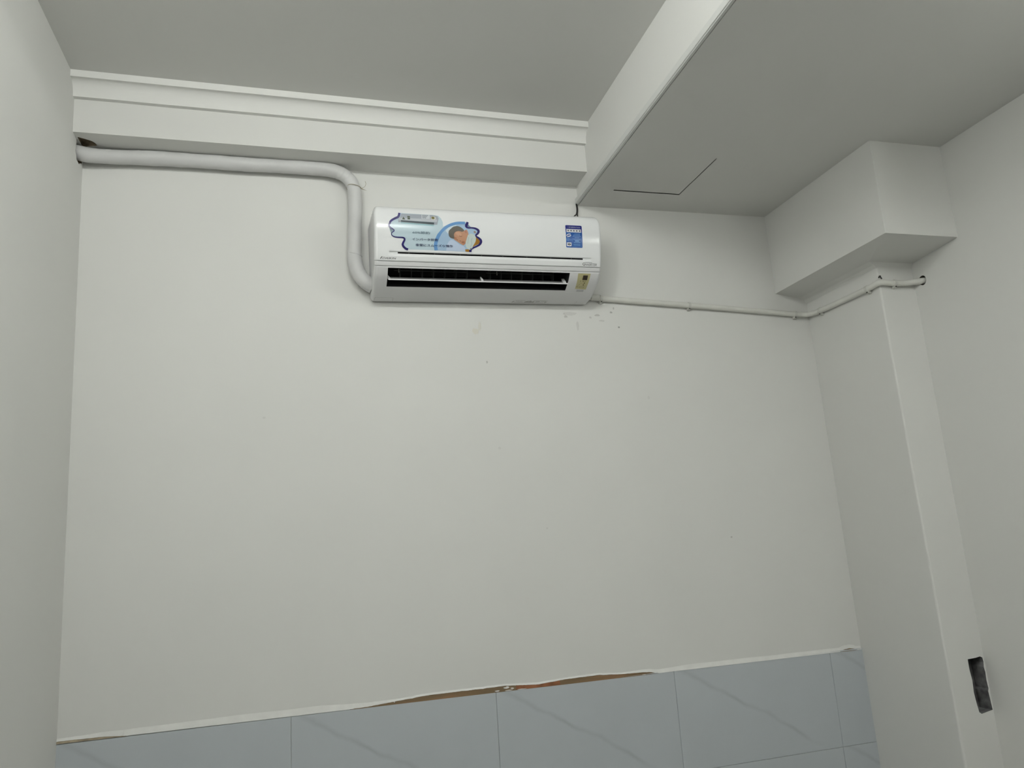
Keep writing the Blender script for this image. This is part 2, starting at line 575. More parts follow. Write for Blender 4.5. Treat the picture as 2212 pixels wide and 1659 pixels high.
# scuffs and dirt spots below the unit: thin ragged smears on the plaster
grey, dark, tan = (0.36, 0.35, 0.33), (0.12, 0.11, 0.10), (0.68, 0.63, 0.48)
spots = [(1.258, 1.196, .015, .014, tan, .5), (1.274, 1.214, .007, .020, tan, .35), (1.2934, 1.0847, .004, .006, dark, .45),
         (1.6007, 1.2567, .008, .006, grey, .6), (1.6445, 1.222, .007, .022, grey, .35), (1.62, 1.268, .03, .008, grey, .3),
         (1.6969, 1.2549, .006, .005, grey, .5), (1.7253, 1.2644, .013, .005, grey, .6),
         (1.7418, 1.2432, .014, .004, grey, .4), (1.7822, 1.2763, .007, .005, dark, .6), (1.7933, 1.292, .004, .006, grey, .7),
         (1.8082, 1.2191, .005, .004, dark, .8), (2.1725, 0.4283, .005, .004, grey, .7), (1.32, .78, .006, .006, grey, .25),
         (0.55, .9, .006, .004, grey, .25), (1.47, .5, .004, .004, grey, .3), (1.9, .95, .006, .008, grey, .2)]
random.seed(21)
for n_, (x, z, rx, rz, c, a) in enumerate(spots):
    b_ = bmesh.new()
    ring = []
    for k in range(16):
        t = 2 * math.pi * k / 16
        q = 0.62 + 0.35 * random.random()
        ring.append((x + rx * q * math.cos(t), z + rz * q * math.sin(t)))
    f_ = [b_.verts.new((px, -0.0003, pz)) for px, pz in ring]
    b_.faces.new(f_)
    bmesh.ops.triangulate(b_, faces=b_.faces[:])
    cc = tuple(w + (d - w) * a * 0.75 for w, d in zip(WALL_COL, c))
    obj('scuff_mark', b_, mat('scuff_%02d' % n_, cc, 0.85, 0.2), wall_back)

# ---------------------------------------------------------------- access hatch in the dropped ceiling
bm = bmesh.new()
hexa(bm, [(HX0 + .0006, HY0 + .0007, zs(HX0) + .0006), (HX1 - .0022, HY0 + .0012, zs(HX1) + .0012), (HX1 - .0026, HY1 - .0052, zs(HX1) + .0008), (HX0 + .0006, HY1 - .0052, zs(HX0) + .0008),
          (HX0 + .0006, HY0 + .0007, zs(HX0) + .011), (HX1 - .0022, HY0 + .0012, zs(HX1) + .011), (HX1 - .0026, HY1 - .0052, zs(HX1) + .011), (HX0 + .0006, HY1 - .0052, zs(HX0) + .011)])
tag(obj('access_hatch', bm, CEIL), 'square white access hatch set flush in the lower ceiling', 'hatch')

# ---------------------------------------------------------------- batten lamps out of view: one ceiling lamp, two added as fill
def batten(name, loc, rot, power, label):
    lp = empty(name, loc, rot)
    tag(lp, label, 'lamp', 'batten lamps')
    b_ = bmesh.new()
    box(b_, -0.46, 0.46, -0.022, 0.022, -0.022, 0.0)
    bevel(b_, 0.005, 2)
    obj('housing', b_, mat('lamp_housing', (0.8, 0.8, 0.8), 0.4), lp)
    for sx in (-1, 1):
        b_ = bmesh.new()
        box(b_, min(sx * 0.43, sx * 0.46), max(sx * 0.43, sx * 0.46), -0.016, 0.016, -0.062, -0.0225)
        bevel(b_, 0.004, 2)
        obj('tube_holder', b_, MATS['lamp_housing'], lp)
    b_ = bmesh.new()
    sweep(b_, [Vector((-0.429, 0, -0.045)), Vector((0.429, 0, -0.045))], 0.0145, 10)
    obj('tube', b_, mat('lamp_tube_%d' % power, LAMP_COLOR, 0.5, emit=power), lp, True)


batten('ceiling_lamp', (0.85, -1.85, zc(0.85)), (0, 0, 0), LAMP_A, 'white batten lamp on the high ceiling, out of view above the camera')
batten('fill_wall_lamp', (xl(1.63), -2.40, 1.63), (0, -math.pi / 2, math.pi / 2), FILL_B, 'white batten fill lamp added on the left wall, out of view behind the camera')  # unseen fill, added to brighten the right side of the room
batten('ceiling_lamp', (2.62, -2.10, zs(2.62)), (0, 0, math.pi / 2), FILL_C, 'white batten fill lamp added under the lower ceiling, out of view on the right')  # unseen fill, added to lift the pillar casing and right wall

# ---------------------------------------------------------------- cable trunking along the lower edge of the dropped ceiling
trunk = empty('cable_trunking', (xd(0), 0.0, zs(1.7)))
tag(trunk, 'white plastic cable trunking along the edge of the lower ceiling', 'trunking')
PVC = mat('white_pvc', (0.62, 0.63, 0.61), 0.45, 0.4, var=0.02, var_scale=8)


def trunk_piece(name, y0, y1, g, t, zlo, zhi, r):
    b_ = bmesh.new()
    n_ = 40
    secs = []
    for i in range(n_ + 1):
        y = y0 + (y1 - y0) * i / n_
        x0 = xd(y) - xd(0)
        sag = 0.0
        pts = [(-g, zlo), (-t + r, zlo), (-t + r * .3, zlo + r * .3), (-t, zlo + r), (-t, zhi - r), (-t + r * .3, zhi - r * .3), (-t + r, zhi), (-g, zhi)]
        secs.append([b_.verts.new((x0 + px, y, pz + sag)) for px, pz in pts])
    for i in range(n_):
        for k in range(8):
            j_ = (k + 1) % 8
            b_.faces.new((secs[i][k], secs[i][j_], secs[i + 1][j_], secs[i + 1][k]))
    b_.faces.new(secs[0])
    b_.faces.new(secs[-1])
    return obj(name, b_, PVC, trunk)


trunk_piece('channel', -0.004, -3.6, 0.0030, 0.0115, -0.0005, 0.0250, 0.002)
trunk_piece('cover', -0.014, -3.6, 0.0085, 0.0150, 0.0020, 0.0228, 0.003)

# ---------------------------------------------------------------- black power wires from trunking to the unit
BLACK = mat('black_cable', (0.008, 0.008, 0.008), 0.45, 0.4)
wires = empty('power_wire', (1.676, -0.012, 1.69))
tag(wires, 'pair of short black wires dropping from trunking onto the air conditioner', 'cable')
O_ = Vector((1.676, -0.012, 1.69))
for pts in ([(1.6775, -0.012, 1.712), (1.676, -0.013, 1.697), (1.674, -0.02, 1.680), (1.668, -0.032, 1.660), (1.657, -0.05, 1.640), (1.640, -0.075, 1.622), (1.622, -0.11, 1.600), (1.612, -0.13, 1.584)],
            [(1.6800, -0.010, 1.712), (1.679, -0.011, 1.697), (1.677, -0.018, 1.680), (1.671, -0.030, 1.660), (1.662, -0.048, 1.640), (1.652, -0.075, 1.618), (1.642, -0.11, 1.600), (1.636, -0.13, 1.584)]):
    bm = bmesh.new()
    sweep(bm, [p - O_ for p in catmull(pts, 6)], 0.0026, 8)
    obj('wire', bm, BLACK, wires, True)

# ---------------------------------------------------------------- wrapped refrigerant pipe
PIPE = mat('pipe_wrap', (0.62, 0.62, 0.615), 0.45, 0.4, bump=0.25, bump_scale=35, var=0.03, var_scale=12)
pipe = empty('wrapped_pipe', (0.4, -0.03, 1.762))
tag(pipe, 'white tape-wrapped pipe running from the left wall down into the air conditioner', 'pipe')
PO = Vector((0.4, -0.03, 1.762))
PP = [(-0.08, -0.047, 1.764), (-0.03, -0.046, 1.757), (0.02, -0.041, 1.7515), (0.08, -0.034, 1.7545), (0.20, -0.031, 1.7600), (0.35, -0.030, 1.7635), (0.50, -0.031, 1.7625), (0.62, -0.030, 1.764), (0.71, -0.031, 1.7635),
      (0.765, -0.032, 1.7605), (0.805, -0.033, 1.749), (0.832, -0.033, 1.726), (0.845, -0.032, 1.696), (0.8485, -0.030, 1.655), (0.8475, -0.030, 1.60), (0.8450, -0.030, 1.53), (0.8430, -0.030, 1.47),
      (0.8440, -0.031, 1.432), (0.8500, -0.032, 1.400), (0.8640, -0.033, 1.372), (0.8820, -0.034, 1.3525), (0.904, -0.034, 1.3385)]
path = catmull(PP, 14)
cum = [0.0]
for i in range(1, len(path)):
    cum.append(cum[-1] + (path[i] - path[i - 1]).length)


def at_len(pred):
    for i, p in enumerate(path):
        if pred(p):
            return cum[i]
    return cum[-1]


L_tie = at_len(lambda p: p.x > 0.84 and p.z < 1.703)
L_seam = at_len(lambda p: p.z < 1.452)
L_top = at_len(lambda p: p.x > 0.775)
L_end = at_len(lambda p: p.x > 0.87 and p.z < 1.37)


def pipe_r(i, L, a):
    p = path[i]
    r = 0.0235
    r += 0.0016 * noise.noise(Vector((L * 7, math.cos(a) * .6, math.sin(a) * .6)))
    r += 0.0009 * noise.noise(Vector((L * 28, math.cos(a) * 1.2, math.sin(a) * 1.2 + 5)))
    # spiral tape overlap: a tiny step every turn
    ph = (L / 0.085 + a / (2 * math.pi)) % 1.0
    r += 0.0005 * (ph - 0.5)
    # pinch under the tie and a thicker second length of wrap below the seam
    r -= 0.0022 * math.exp(-((L - L_tie) / 0.006) ** 2)
    if L > L_seam + 0.006 * math.cos(a + 1.2):
        r += 0.0011
    # creases inside the bends
    for Lc, amp in ((L_top + .012, .0012), (L_top + .03, .0015), (L_top + .052, .0013), (L_tie - .012, .0014), (L_end - .03, .0013), (L_end - .012, .0017), (L_end + .004, .0015)):
        w_ = 0.5 + 0.5 * math.cos(a + Lc * 40)
        r -= amp * w_ * math.exp(-((L - Lc - 0.004 * math.sin(a)) / 0.0022) ** 2)
    return r


dense = []
dcum = []
Lt = cum[-1]
NS = 560
j = 0
for i in range(NS + 1):
    L = Lt * i / NS
    while j < len(cum) - 2 and cum[j + 1] < L:
        j += 1
    t = (L - cum[j]) / max(cum[j + 1] - cum[j], 1e-9)
    dense.append(path[j].lerp(path[j + 1], min(max(t, 0), 1)))
path = dense
bm = bmesh.new()
sweep(bm, [p - PO for p in dense], pipe_r, 28)
obj('wrap', bm, PIPE, pipe, True)
# string tie with loose ends
TIE = mat('tie_string', (0.40, 0.36, 0.28), 0.8, 0.2)
bm = bmesh.new()
tc_ = Vector((0.8452, -0.032, 1.700)) - PO
ring = []
for k in range(33):
    a = 2 * math.pi * k / 32
    ring.append(tc_ + Vector((math.cos(a) * 0.0245, math.sin(a) * 0.0245, 0.003 * math.cos(a * 1 + .3) - 0.006 * math.cos(a) * 0.5 + .002 * math.sin(2 * a))))
sweep(bm, ring, 0.0012, 6, caps=False)
obj('tie', bm, TIE, pipe, True)
bm = bmesh.new()
k0 = tc_ + Vector((0.0245, -0.006, -0.003))
sweep(bm, catmull([k0, k0 + Vector((.008, -.004, .002)), k0 + Vector((.014, -.004, .008)), k0 + Vector((.0165, -.002, .018)), k0 + Vector((.0145, -.001, .027))], 6), 0.0008, 6)
obj('tie_end', bm, TIE, pipe, True)
bm = bmesh.new()
sweep(bm, catmull([k0, k0 + Vector((.006, -.002, -.004)), k0 + Vector((.012, 0, -.005)), k0 + Vector((.020, .004, -.006))], 6), lambda i, L, a: 0.0022 * (1 - L / 0.024), 6)
obj('tie_end', bm, TIE, pipe, True)
# edge of the overlapping wrap above the lower bend
bm = bmesh.new()
sc_ = Vector((0.8435, -0.0305, 1.450)) - PO
ring = []
for k in range(33):
    a = 2 * math.pi * k / 32
    ring.append(sc_ + Vector((math.cos(a) * 0.0243, math.sin(a) * 0.0243, 0.002 - 0.007 * math.cos(a + .5))))
sweep(bm, ring, 0.0007, 6, caps=False)
obj('wrap_edge', bm, mat('wrap_edge', (0.42, 0.42, 0.41), 0.6), pipe, True)

# ---------------------------------------------------------------- drain hose with saddle clips
HOSE = mat('drain_hose', (0.70, 0.70, 0.655), 0.5, 0.35, var=0.05, var_scale=14)
HP = [(1.676, -0.017, 1.331), (1.700, -0.0145, 1.3285), (1.741, -0.0125, 1.3257), (1.86, -0.012, 1.3195), (1.98, -0.012, 1.3135), (2.103, -0.0122, 1.3069), (2.25, -0.012, 1.2992), (2.42, -0.012, 1.2895), (2.5724, -0.0125, 1.2807),
      (2.606, -0.015, 1.2785), (2.626, -0.027, 1.277), (2.634, -0.050, 1.2755), (2.6345, -0.076, 1.2740), (2.6345, -0.17, 1.2722), (2.6345, -0.27, 1.2712), (2.6340, -0.3588, 1.2717), (2.6340, -0.385, 1.2735), (2.6375, -0.4030, 1.2752), (2.650, -0.4085, 1.2752),
      (2.672, -0.4085, 1.2742), (2.700, -0.4085, 1.2740), (2.745, -0.4100, 1.2755), (2.780, -0.4190, 1.2775), (2.805, -0.4310, 1.2785), (2.84, -0.445, 1.2785)]
hose = empty('drain_hose', HP[5])
tag(hose, 'thin grey-white drain hose along the wall from the air conditioner to the pillar', 'hose')
HO = Vector(HP[5])
hpath = catmull(HP, 8)
bm = bmesh.new()
sweep(bm, [p - HO for p in hpath], lambda i, L, a: 0.0108 + 0.0004 * noise.noise(Vector((L * 12, math.cos(a), math.sin(a)))), 16)
obj('hose_tube', bm, HOSE, hose, True)
bm = bmesh.new()
pts = []
for k in range(9):
    pts.append(Vector((1.700 + k * 0.004, -0.0150 - 0.0004 * k, 1.3285 - k * 0.0002)) - HO)
sweep(bm, pts, lambda i, L, a: 0.0122, 16)
obj('hose_coupling', bm, HOSE, hose, True)

CLIP = mat('clip_plastic', (0.62, 0.62, 0.58), 0.5, 0.35)
NAIL = mat('nail_steel', (0.06, 0.06, 0.055), 0.7, 0.3)


def clip(pos, tangent, out, label):
    """Saddle clip: a half band over the hose with a tab and a nail below it."""
    c = empty('hose_clip', pos)
    tag(c, label, 'clip', 'clips holding the drain hose')
    T = Vector(tangent).normalized()
    Nn = Vector(out).normalized()
    U = T.cross(Nn)
    if U.z > 0:
        U = -U                                     # U points down
    b_ = bmesh.new()
    prev = None
    W, R0, R1 = 0.0045, 0.0104, 0.0126
    sec = []
    for k in range(11):
        a_ = -math.pi * 0.5 + math.pi * k / 10
        d = Nn * math.cos(a_) + U * math.sin(a_)
        sec.append((d * R0, d * R1))
    sec.append((U * R0 - Nn * 0.006, U * R1 - Nn * 0.006))
    rows_ = []
    for i_, o_ in sec:
        rows_.append([b_.verts.new(p) for p in (i_ - T * W, o_ - T * W, o_ + T * W, i_ + T * W)])
    for r0, r1 in zip(rows_, rows_[1:]):
        for k in range(4):
            b_.faces.new((r0[k], r0[(k + 1) % 4], r1[(k + 1) % 4], r1[k]))
    b_.faces.new(rows_[0])
    b_.faces.new(rows_[-1])
    obj('clip_band', b_, CLIP, c)
    # wedge-shaped nail block under the hose
    b_ = bmesh.new()
    A = U * 0.0105
    q = [A - T * .0065 - Nn * .011, A + T * .0065 - Nn * .011, A + U * .0085 + T * .0045 - Nn * .011, A + U * .0085 - T * .0045 - Nn * .011,
         A - T * .0065 + Nn * .003, A + T * .0065 + Nn * .003, A + U * .006 + T * .0045 + Nn * .000, A + U * .006 - T * .0045 + Nn * .000]
    hexa(b_, q)
    obj('nail_block', b_, CLIP, c)
    b_ = bmesh.new()
    ctr = A + U * .0025 + Nn * .0035
    r_ = [b_.verts.new(ctr + (T * math.cos(2 * math.pi * k / 10) + U * math.sin(2 * math.pi * k / 10)) * 0.0026) for k in range(10)]
    r2 = [b_.verts.new(v.co + Nn * 0.0012) for v in r_]
    b_.faces.new(r_)
    b_.faces.new(r2)
    for k in range(10):
        b_.faces.new((r_[k], r_[(k + 1) % 10], r2[(k + 1) % 10], r2[k]))
    obj('nail_head', b_, NAIL, c)
    return c


clip((1.7411, -0.0125, 1.3257), (1, 0, -.05), (0, -1, 0), 'hose clip right beside the air conditioner')
clip((2.103, -0.0122, 1.3069), (1, 0, -.05), (0, -1, 0), 'hose clip halfway along the back wall')
clip((2.5724, -0.0125, 1.2807), (1, 0, -.06), (0, -1, 0), 'hose clip on the back wall just before the pillar')
clip((2.6345, -0.0860, 1.2738), (0, -1, -.01), (-1, 0, 0), 'hose clip on the pillar side near the back wall')
clip((2.6341, -0.3480, 1.2716), (0, -1, .0), (-1, 0, 0), 'hose clip on the pillar side near its outer edge')
clip((2.7000, -0.4085, 1.2740), (1, 0, .0), (0, -1, 0), 'hose clip on the pillar front near the round hole')

# bent nail left in the pillar edge above the hose
nail = empty('bent_nail', (2.648, -0.395, 1.297))
tag(nail, 'small dark bent nail in the pillar edge above the hose', 'nail')
bm = bmesh.new()
sweep(bm, catmull([(0.004, 0.006, 0.0), (-0.002, -0.006, 0.003), (-0.002, -0.010, 0.000), (0.001, -0.012, -0.008)], 5), 0.0024, 8)
obj('shank', bm, NAIL, nail, True)
bm = bmesh.new()
box(bm, -0.0055, 0.0015, -0.011, -0.0065, -0.0015, 0.0055)
bevel(bm, 0.0012, 2)
obj('nail_top', bm, NAIL, nail)

# ---------------------------------------------------------------- split air conditioner
AW = 0.788
APROF = [(0, .285), (-.13, .277), (-.165, .2725), (-.186, .2635), (-.199, .2525), (-.2048, .239), (-.2049, .215), (-.2041, .19), (-.2006, .165), (-.1958, .143), (-.1905, .1205), (-.185, .099),
         (-.1775, .0795), (-.167, .0615), (-.146, .0405), (-.124, .0275), (-.090, .0115), (-.058, .0025), (-.010, -.0025)]
APV = [Vector((0, y, z)) for y, z in APROF]
AS = [0.0]
for i in range(1, len(APV)):
    AS.append(AS[-1] + (APV[i] - APV[i - 1]).length)
AEND = AS[-1]
APX = [APV[0] * 2 - APV[1]] + APV + [APV[-1] * 2 - APV[-2]]


def apos(s):
    s = min(max(s, 0.0), AEND - 1e-7)
    i = 0
    while AS[i + 1] <= s:
        i += 1
    t = (s - AS[i]) / (AS[i + 1] - AS[i])
    a_, b_, c_, d_ = APX[i], APX[i + 1], APX[i + 2], APX[i + 3]
    return 0.5 * ((2 * b_) + (c_ - a_) * t + (2 * a_ - 5 * b_ + 4 * c_ - d_) * t * t + (3 * b_ - a_ - 3 * c_ + d_) * t ** 3)


def anrm(s):
    d = apos(s + 0.002) - apos(s - 0.002)
    d.normalize()
    return Vector((0, d.z, -d.y))


RND = 0.011
RCOR = 0.016


def surf(x, s, off=0.0):
    e = min(x, AW - x)
    o = off
    if e < RND:
        e = max(e, 0)
        o -= RND - math.sqrt(max(RND * RND - (RND - e) ** 2, 0))
    p = apos(s) + anrm(s) * o
    e = min(x, AW - x)
    if e < RCOR and s < 0.262:                         # rounded upper corners of the front
        w = 1.0 if s < 0.205 else (0.262 - s) / 0.057
        e = max(e, 0)
        p.z -= w * (RCOR - math.sqrt(max(RCOR * RCOR - (RCOR - e) ** 2, 0)))
    return Vector((x, min(p.y, -0.002), p.z))


AC_W = mat('ac_gloss_white', (0.80, 0.81, 0.815), 0.17, 0.5)
AC_C = mat('ac_casing_white', (0.70, 0.70, 0.705), 0.38, 0.45)
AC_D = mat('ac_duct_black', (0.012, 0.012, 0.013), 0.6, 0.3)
AC_G = mat('ac_fin_grey', (0.05, 0.053, 0.053), 0.5, 0.4)
ac = empty('air_conditioner', (0.895, 0.0, 1.298), (0, -0.0066, 0))
tag(ac, 'white wall-mounted split air conditioner with promotional stickers', 'air conditioner')


def lin(a_, b_, n_):
    return [a_ + (b_ - a_) * i / n_ for i in range(n_ + 1)]


def uniq(v):
    out = []
    for q in sorted(v):
        if not out or q - out[-1] > 1e-5:
            out.append(q)
    return out


def grid(name, xs, ss, offf, material, skip=None, parent=ac):
    b_ = bmesh.new()
    vv = [[b_.verts.new(surf(x, s, offf(x, s) if callable(offf) else offf)) for s in ss] for x in xs]
    for i in range(len(xs) - 1):
        for k in range(len(ss) - 1):
            if skip and skip((xs[i] + xs[i + 1]) / 2, (ss[k] + ss[k + 1]) / 2):
                continue
            b_.faces.new((vv[i][k], vv[i + 1][k], vv[i + 1][k + 1], vv[i][k + 1]))
    for v in [v for v in b_.verts if not v.link_faces]:
        b_.verts.remove(v)
    o = obj(name, b_, material, parent, True)
    return o


EDGE = [0, .0004, .0015, .0032, .0055, .008, RND, .0135, RCOR]
XS0 = EDGE + lin(RCOR, AW - RCOR, 30) + [AW - e for e in EDGE]
OX0, OX1, OS0, OS1 = 0.0440, 0.6725, 0.4055, 0.4815

# rear casing: end caps, top, and the inner strip seen through the seams
for x in (0.0, AW):
    bm = bmesh.new()
    cap = [surf(x, s) for s in lin(0, AEND, 90)]
    cap += [Vector((x, -0.002, cap[-1].z + 0.004)), Vector((x, -0.002, .27))]
    bm.faces.new([bm.verts.new(p) for p in cap])
    bmesh.ops.triangulate(bm, faces=bm.faces[:])
    obj('end_cap', bm, AC_C, ac)
grid('top_cover', uniq(XS0), lin(0.0, 0.172, 8), -0.0006, AC_C)
grid('seam_strip', uniq(XS0), lin(0.379, 0.4045, 6), -0.0035, AC_C)

# glossy front panel with the recessed grip groove and the slot in it
GX0, GX1, GS0, GS1 = 0.0475, 0.7500, 0.3508, 0.3665
SX0, SX1, SS0, SS1 = 0.0755, 0.7185, 0.3528, 0.3580


def panel_off(x, s):
    if x < GX0 or x > GX1 or s < GS0 or s > GS1:
        return 0.0
    fx = min(1.0, (x - GX0) / 0.002, (GX1 - x) / 0.010)
    if s < GS0 + 0.0009:
        d = (s - GS0) / 0.0009
    elif s <= 0.3588:
        d = 1.0
    else:
        d = 1.0 - (s - 0.3588) / (GS1 - 0.3588)
    return -0.0048 * max(0.0, d) * max(0.0, fx)


xs = uniq(XS0 + [GX0, GX0 + .002, GX1 - .010, GX1, SX0, SX1])
ss = uniq(lin(0.168, 0.224, 14) + lin(0.224, 0.3500, 26) + [GS0, GS0 + .0009, SS0, SS1, .3588, .362, GS1] + lin(0.367, 0.3825, 5) + [.3832])
slot = lambda x, s: SX0 < x < SX1 and SS0 < s < SS1
grid('front_panel', xs, ss, lambda x, s: panel_off(x, s) - (0.0014 if s > 0.383 else 0), AC_W, slot)['label'] = 'glossy white front panel'
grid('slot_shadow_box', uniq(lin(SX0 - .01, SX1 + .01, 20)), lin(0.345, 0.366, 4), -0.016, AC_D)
for x in (0.112, 0.197, 0.283, 0.356, 0.430, 0.515, 0.601, 0.676):
    grid('slot_rib', [x - .0012, x + .0012], [SS0 - .0003, SS1 + .0003], -0.0056, mat('ac_rib', (0.07, 0.07, 0.07), .5))

# the band under the panel and the lower casing with the outlet
grid('front_band', uniq(XS0), [0.3848, 0.3853] + lin(0.386, 0.3995, 5) + [.4003], lambda x, s: -0.0012 if (s < .385 or s > .4002) else 0.0, AC_C)
xs = uniq(XS0 + [OX0, OX1, OX0 - .0012, OX1 + .0012])
ss = uniq([0.4012, 0.4018] + [OS0] + lin(0.4065, OS1, 16) + lin(OS1, AEND, 26))
grid('lower_casing', xs, ss, lambda x, s: -0.0012 if s < .4015 else 0.0, AC_C, lambda x, s: OX0 < x < OX1 and OS0 < s < OS1)

# outlet duct: walls that run up into the unit
pT, pB = surf(.3, OS0), surf(.3, OS1)
inw = Vector((0, 0.055, 0.062))
bm = bmesh.new()
f = [Vector((OX0, pT.y, pT.z)), Vector((OX1, pT.y, pT.z)), Vector((OX1, pB.y, pB.z)), Vector((OX0, pB.y, pB.z))]
g = [Vector((OX0 + .006, pT.y + .075, pT.z + .055)), Vector((OX1 - .006, pT.y + .075, pT.z + .055)), Vector((OX1 - .006, pB.y + .050, pB.z + .060)), Vector((OX0 + .006, pB.y + .050, pB.z + .060))]
# follow the curved edge of the casing at the duct's two ends
q = [bm.verts.new(p) for p in f + g]
for i0, i1 in ((0, 1), (2, 3)):
    bm.faces.new((q[i0], q[i1], q[i1 + 4], q[i0 + 4]))
bm.faces.new((q[4], q[5], q[6], q[7]))
for x, (k0, k1) in ((OX0, (4, 7)), (OX1, (5, 6))):
    edge = [bm.verts.new(surf(x, s)) for s in lin(OS0, OS1, 8)]
    bm.faces.new(edge + [q[k1], q[k0]])
bmesh.ops.remove_doubles(bm, verts=bm.verts[:], dist=1e-6)
obj('outlet_duct', bm, AC_D, ac)

# inner lips of the outlet (grey mouldings at top and bottom)
LIPG = mat('ac_lip_grey', (0.33, 0.33, 0.33), 0.45, 0.4)
bm = bmesh.new()
for s, dy, dz in ((OS0, .010, .004), (OS1, .007, .006)):
    p = surf(.3, s)
    w = [(OX0, p.y, p.z), (OX1, p.y, p.z), (OX1 - .002, p.y + dy, p.z + dz), (OX0 + .002, p.y + dy, p.z + dz)]
    bm.faces.new([bm.verts.new(Vector(v) + Vector((0, .0004, .0006 * (1 if s == OS1 else -1)))) for v in w])
obj('outlet_lip', bm, LIPG, ac)

# vertical swing fins behind the louver
FX = [0.0795, 0.1175, 0.1552, 0.1932, 0.2316, 0.2702, 0.3085, 0.3905, 0.4294, 0.4660, 0.5043, 0.5439, 0.5814, 0.62]
bm = bmesh.new()
c0 = surf(.3, 0.430)
pts2 = [(c0.y + .034, c0.z + .038), (c0.y + .040, c0.z + .010), (c0.y + .050, c0.z + .004), (c0.y + .066, c0.z + .030), (c0.y + .058, c0.z + .050)]
lo_ = [bm.verts.new((-0.0008, y, z)) for y, z in pts2]
hi_ = [bm.verts.new((0.0008, y, z)) for y, z in pts2]
bm.faces.new(lo_)
bm.faces.new(hi_)
for k in range(5):
    bm.faces.new((lo_[k], lo_[(k + 1) % 5], hi_[(k + 1) % 5], hi_[k]))
bmesh.ops.recalc_face_normals(bm, faces=bm.faces[:])
fin_me = bpy.data.meshes.new('swing_fin')
bm.to_mesh(fin_me)
bm.free()
fin_me.materials.append(AC_G)
for x in FX:
    fo = obj('swing_fin', fin_me, None, ac)
    fo.location = (x, 0, 0)
    fo.rotation_euler = (0, 0, 0.1)
for x0, x1 in ((0.07, 0.315), (0.385, 0.625)):
    bm = bmesh.new()
    box(bm, x0, x1, c0.y + .030, c0.y + .0325, c0.z + .026, c0.z + .029)
    obj('fin_link_rod', bm, AC_G, ac)
PEG = mat('ac_peg', (0.28, 0.28, 0.25), 0.5)
for x in (0.083, 0.418):
    bm = bmesh.new()
    box(bm, x - .001, x + .001, c0.y + .012, c0.y + .015, c0.z + .014, c0.z + .026)
    obj('fin_peg', bm, PEG, ac)

# the horizontal louver: one long blade with brackets
LV = mat('ac_louver', (0.74, 0.74, 0.74), 0.3, 0.5)
LV_SHADE = mat('ac_louver_shaded', (0.30, 0.30, 0.30), 0.4, 0.4)  # same white plastic, with the blade's underside shade put into the colour
bm = bmesh.new()
F0 = surf(.3, 0.4515)
ang = math.radians(28)
blade = []
for k in range(7):
    t = k / 6
    y = F0.y + 0.046 * t * math.cos(ang)
    z = F0.z + 0.046 * t * math.sin(ang) + 0.0035 * math.sin(math.pi * t)
    blade.append((y, z))
th = 0.0026
under = blade
over = [(y - 0.001, z + th) for y, z in blade][::-1]
sec = under + over
A_ = [bm.verts.new((0.0475, y, z)) for y, z in sec]
B_ = [bm.verts.new((0.6705, y, z)) for y, z in sec]
for k in range(len(sec)):
    j = (k + 1) % len(sec)
    bm.faces.new((A_[k], A_[j], B_[j], B_[k]))
bm.faces.new(A_)
bm.faces.new(B_[::-1])
blade_o = obj('louver_blade', bm, LV_SHADE, ac)
bm = bmesh.new()
box(bm, 0.0475, 0.6745, F0.y - .0032, F0.y - .0002, F0.z - .0008, F0.z + .0034)
bevel(bm, .0008, 2)
obj('louver_edge', bm, LV, blade_o)


def bracket(x0, x1, h, lean):
    b_ = bmesh.new()
    y, z = F0.y, F0.z
    pts_ = [(y - .001, z + th), (y + .012, z + .009), (y + .016, z + h + .006), (y + .010, z + h + .002), (y + .003, z + h * .55)]
    l_ = [b_.verts.new((x0, *p)) for p in pts_]
    h_ = [b_.verts.new((x1 + (lean if i in (2, 3) else 0), *p)) for i, p in enumerate(pts_)]
    b_.faces.new(l_)
    b_.faces.new(h_)
    for k in range(5):
        b_.faces.new((l_[k], l_[(k + 1) % 5], h_[(k + 1) % 5], h_[k]))
    return obj('louver_bracket', b_, LV, blade_o)


bracket(0.0455, 0.0545, 0.017, -.005)
bracket(0.3620, 0.3700, 0.019, -.004)
bracket(0.6580, 0.6690, 0.020, -.002)
bm = bmesh.new()
box(bm, 0.3535, 0.3615, F0.y + .006, F0.y + .016, F0.z + .004, F0.z + .013)
bevel(bm, .001, 1)
obj('louver_bracket', bm, AC_G, blade_o)


# ---- flat print laid on the curved front
def decal(name, polys, off, material, parent, step=0.003):
    b_ = bmesh.new()
    for poly in polys:
        vv = [b_.verts.new((x, s, 0)) for x, s in poly]
        b_.faces.new(vv)
    bmesh.ops.triangulate(b_, faces=b_.faces[:])
    lo_, hi2 = min(v.co.y for v in b_.verts), max(v.co.y for v in b_.verts)
    s = math.ceil(lo_ / step) * step
    while s < hi2:
        bmesh.ops.bisect_plane(b_, geom=b_.verts[:] + b_.edges[:] + b_.faces[:], plane_co=(0, s, 0), plane_no=(0, 1, 0), dist=1e-6)
        s += step
    for v in b_.verts:
        v.co = surf(v.co.x, v.co.y, off)
    bmesh.ops.recalc_face_normals(b_, faces=b_.faces[:])
    return obj(name, b_, material, parent)


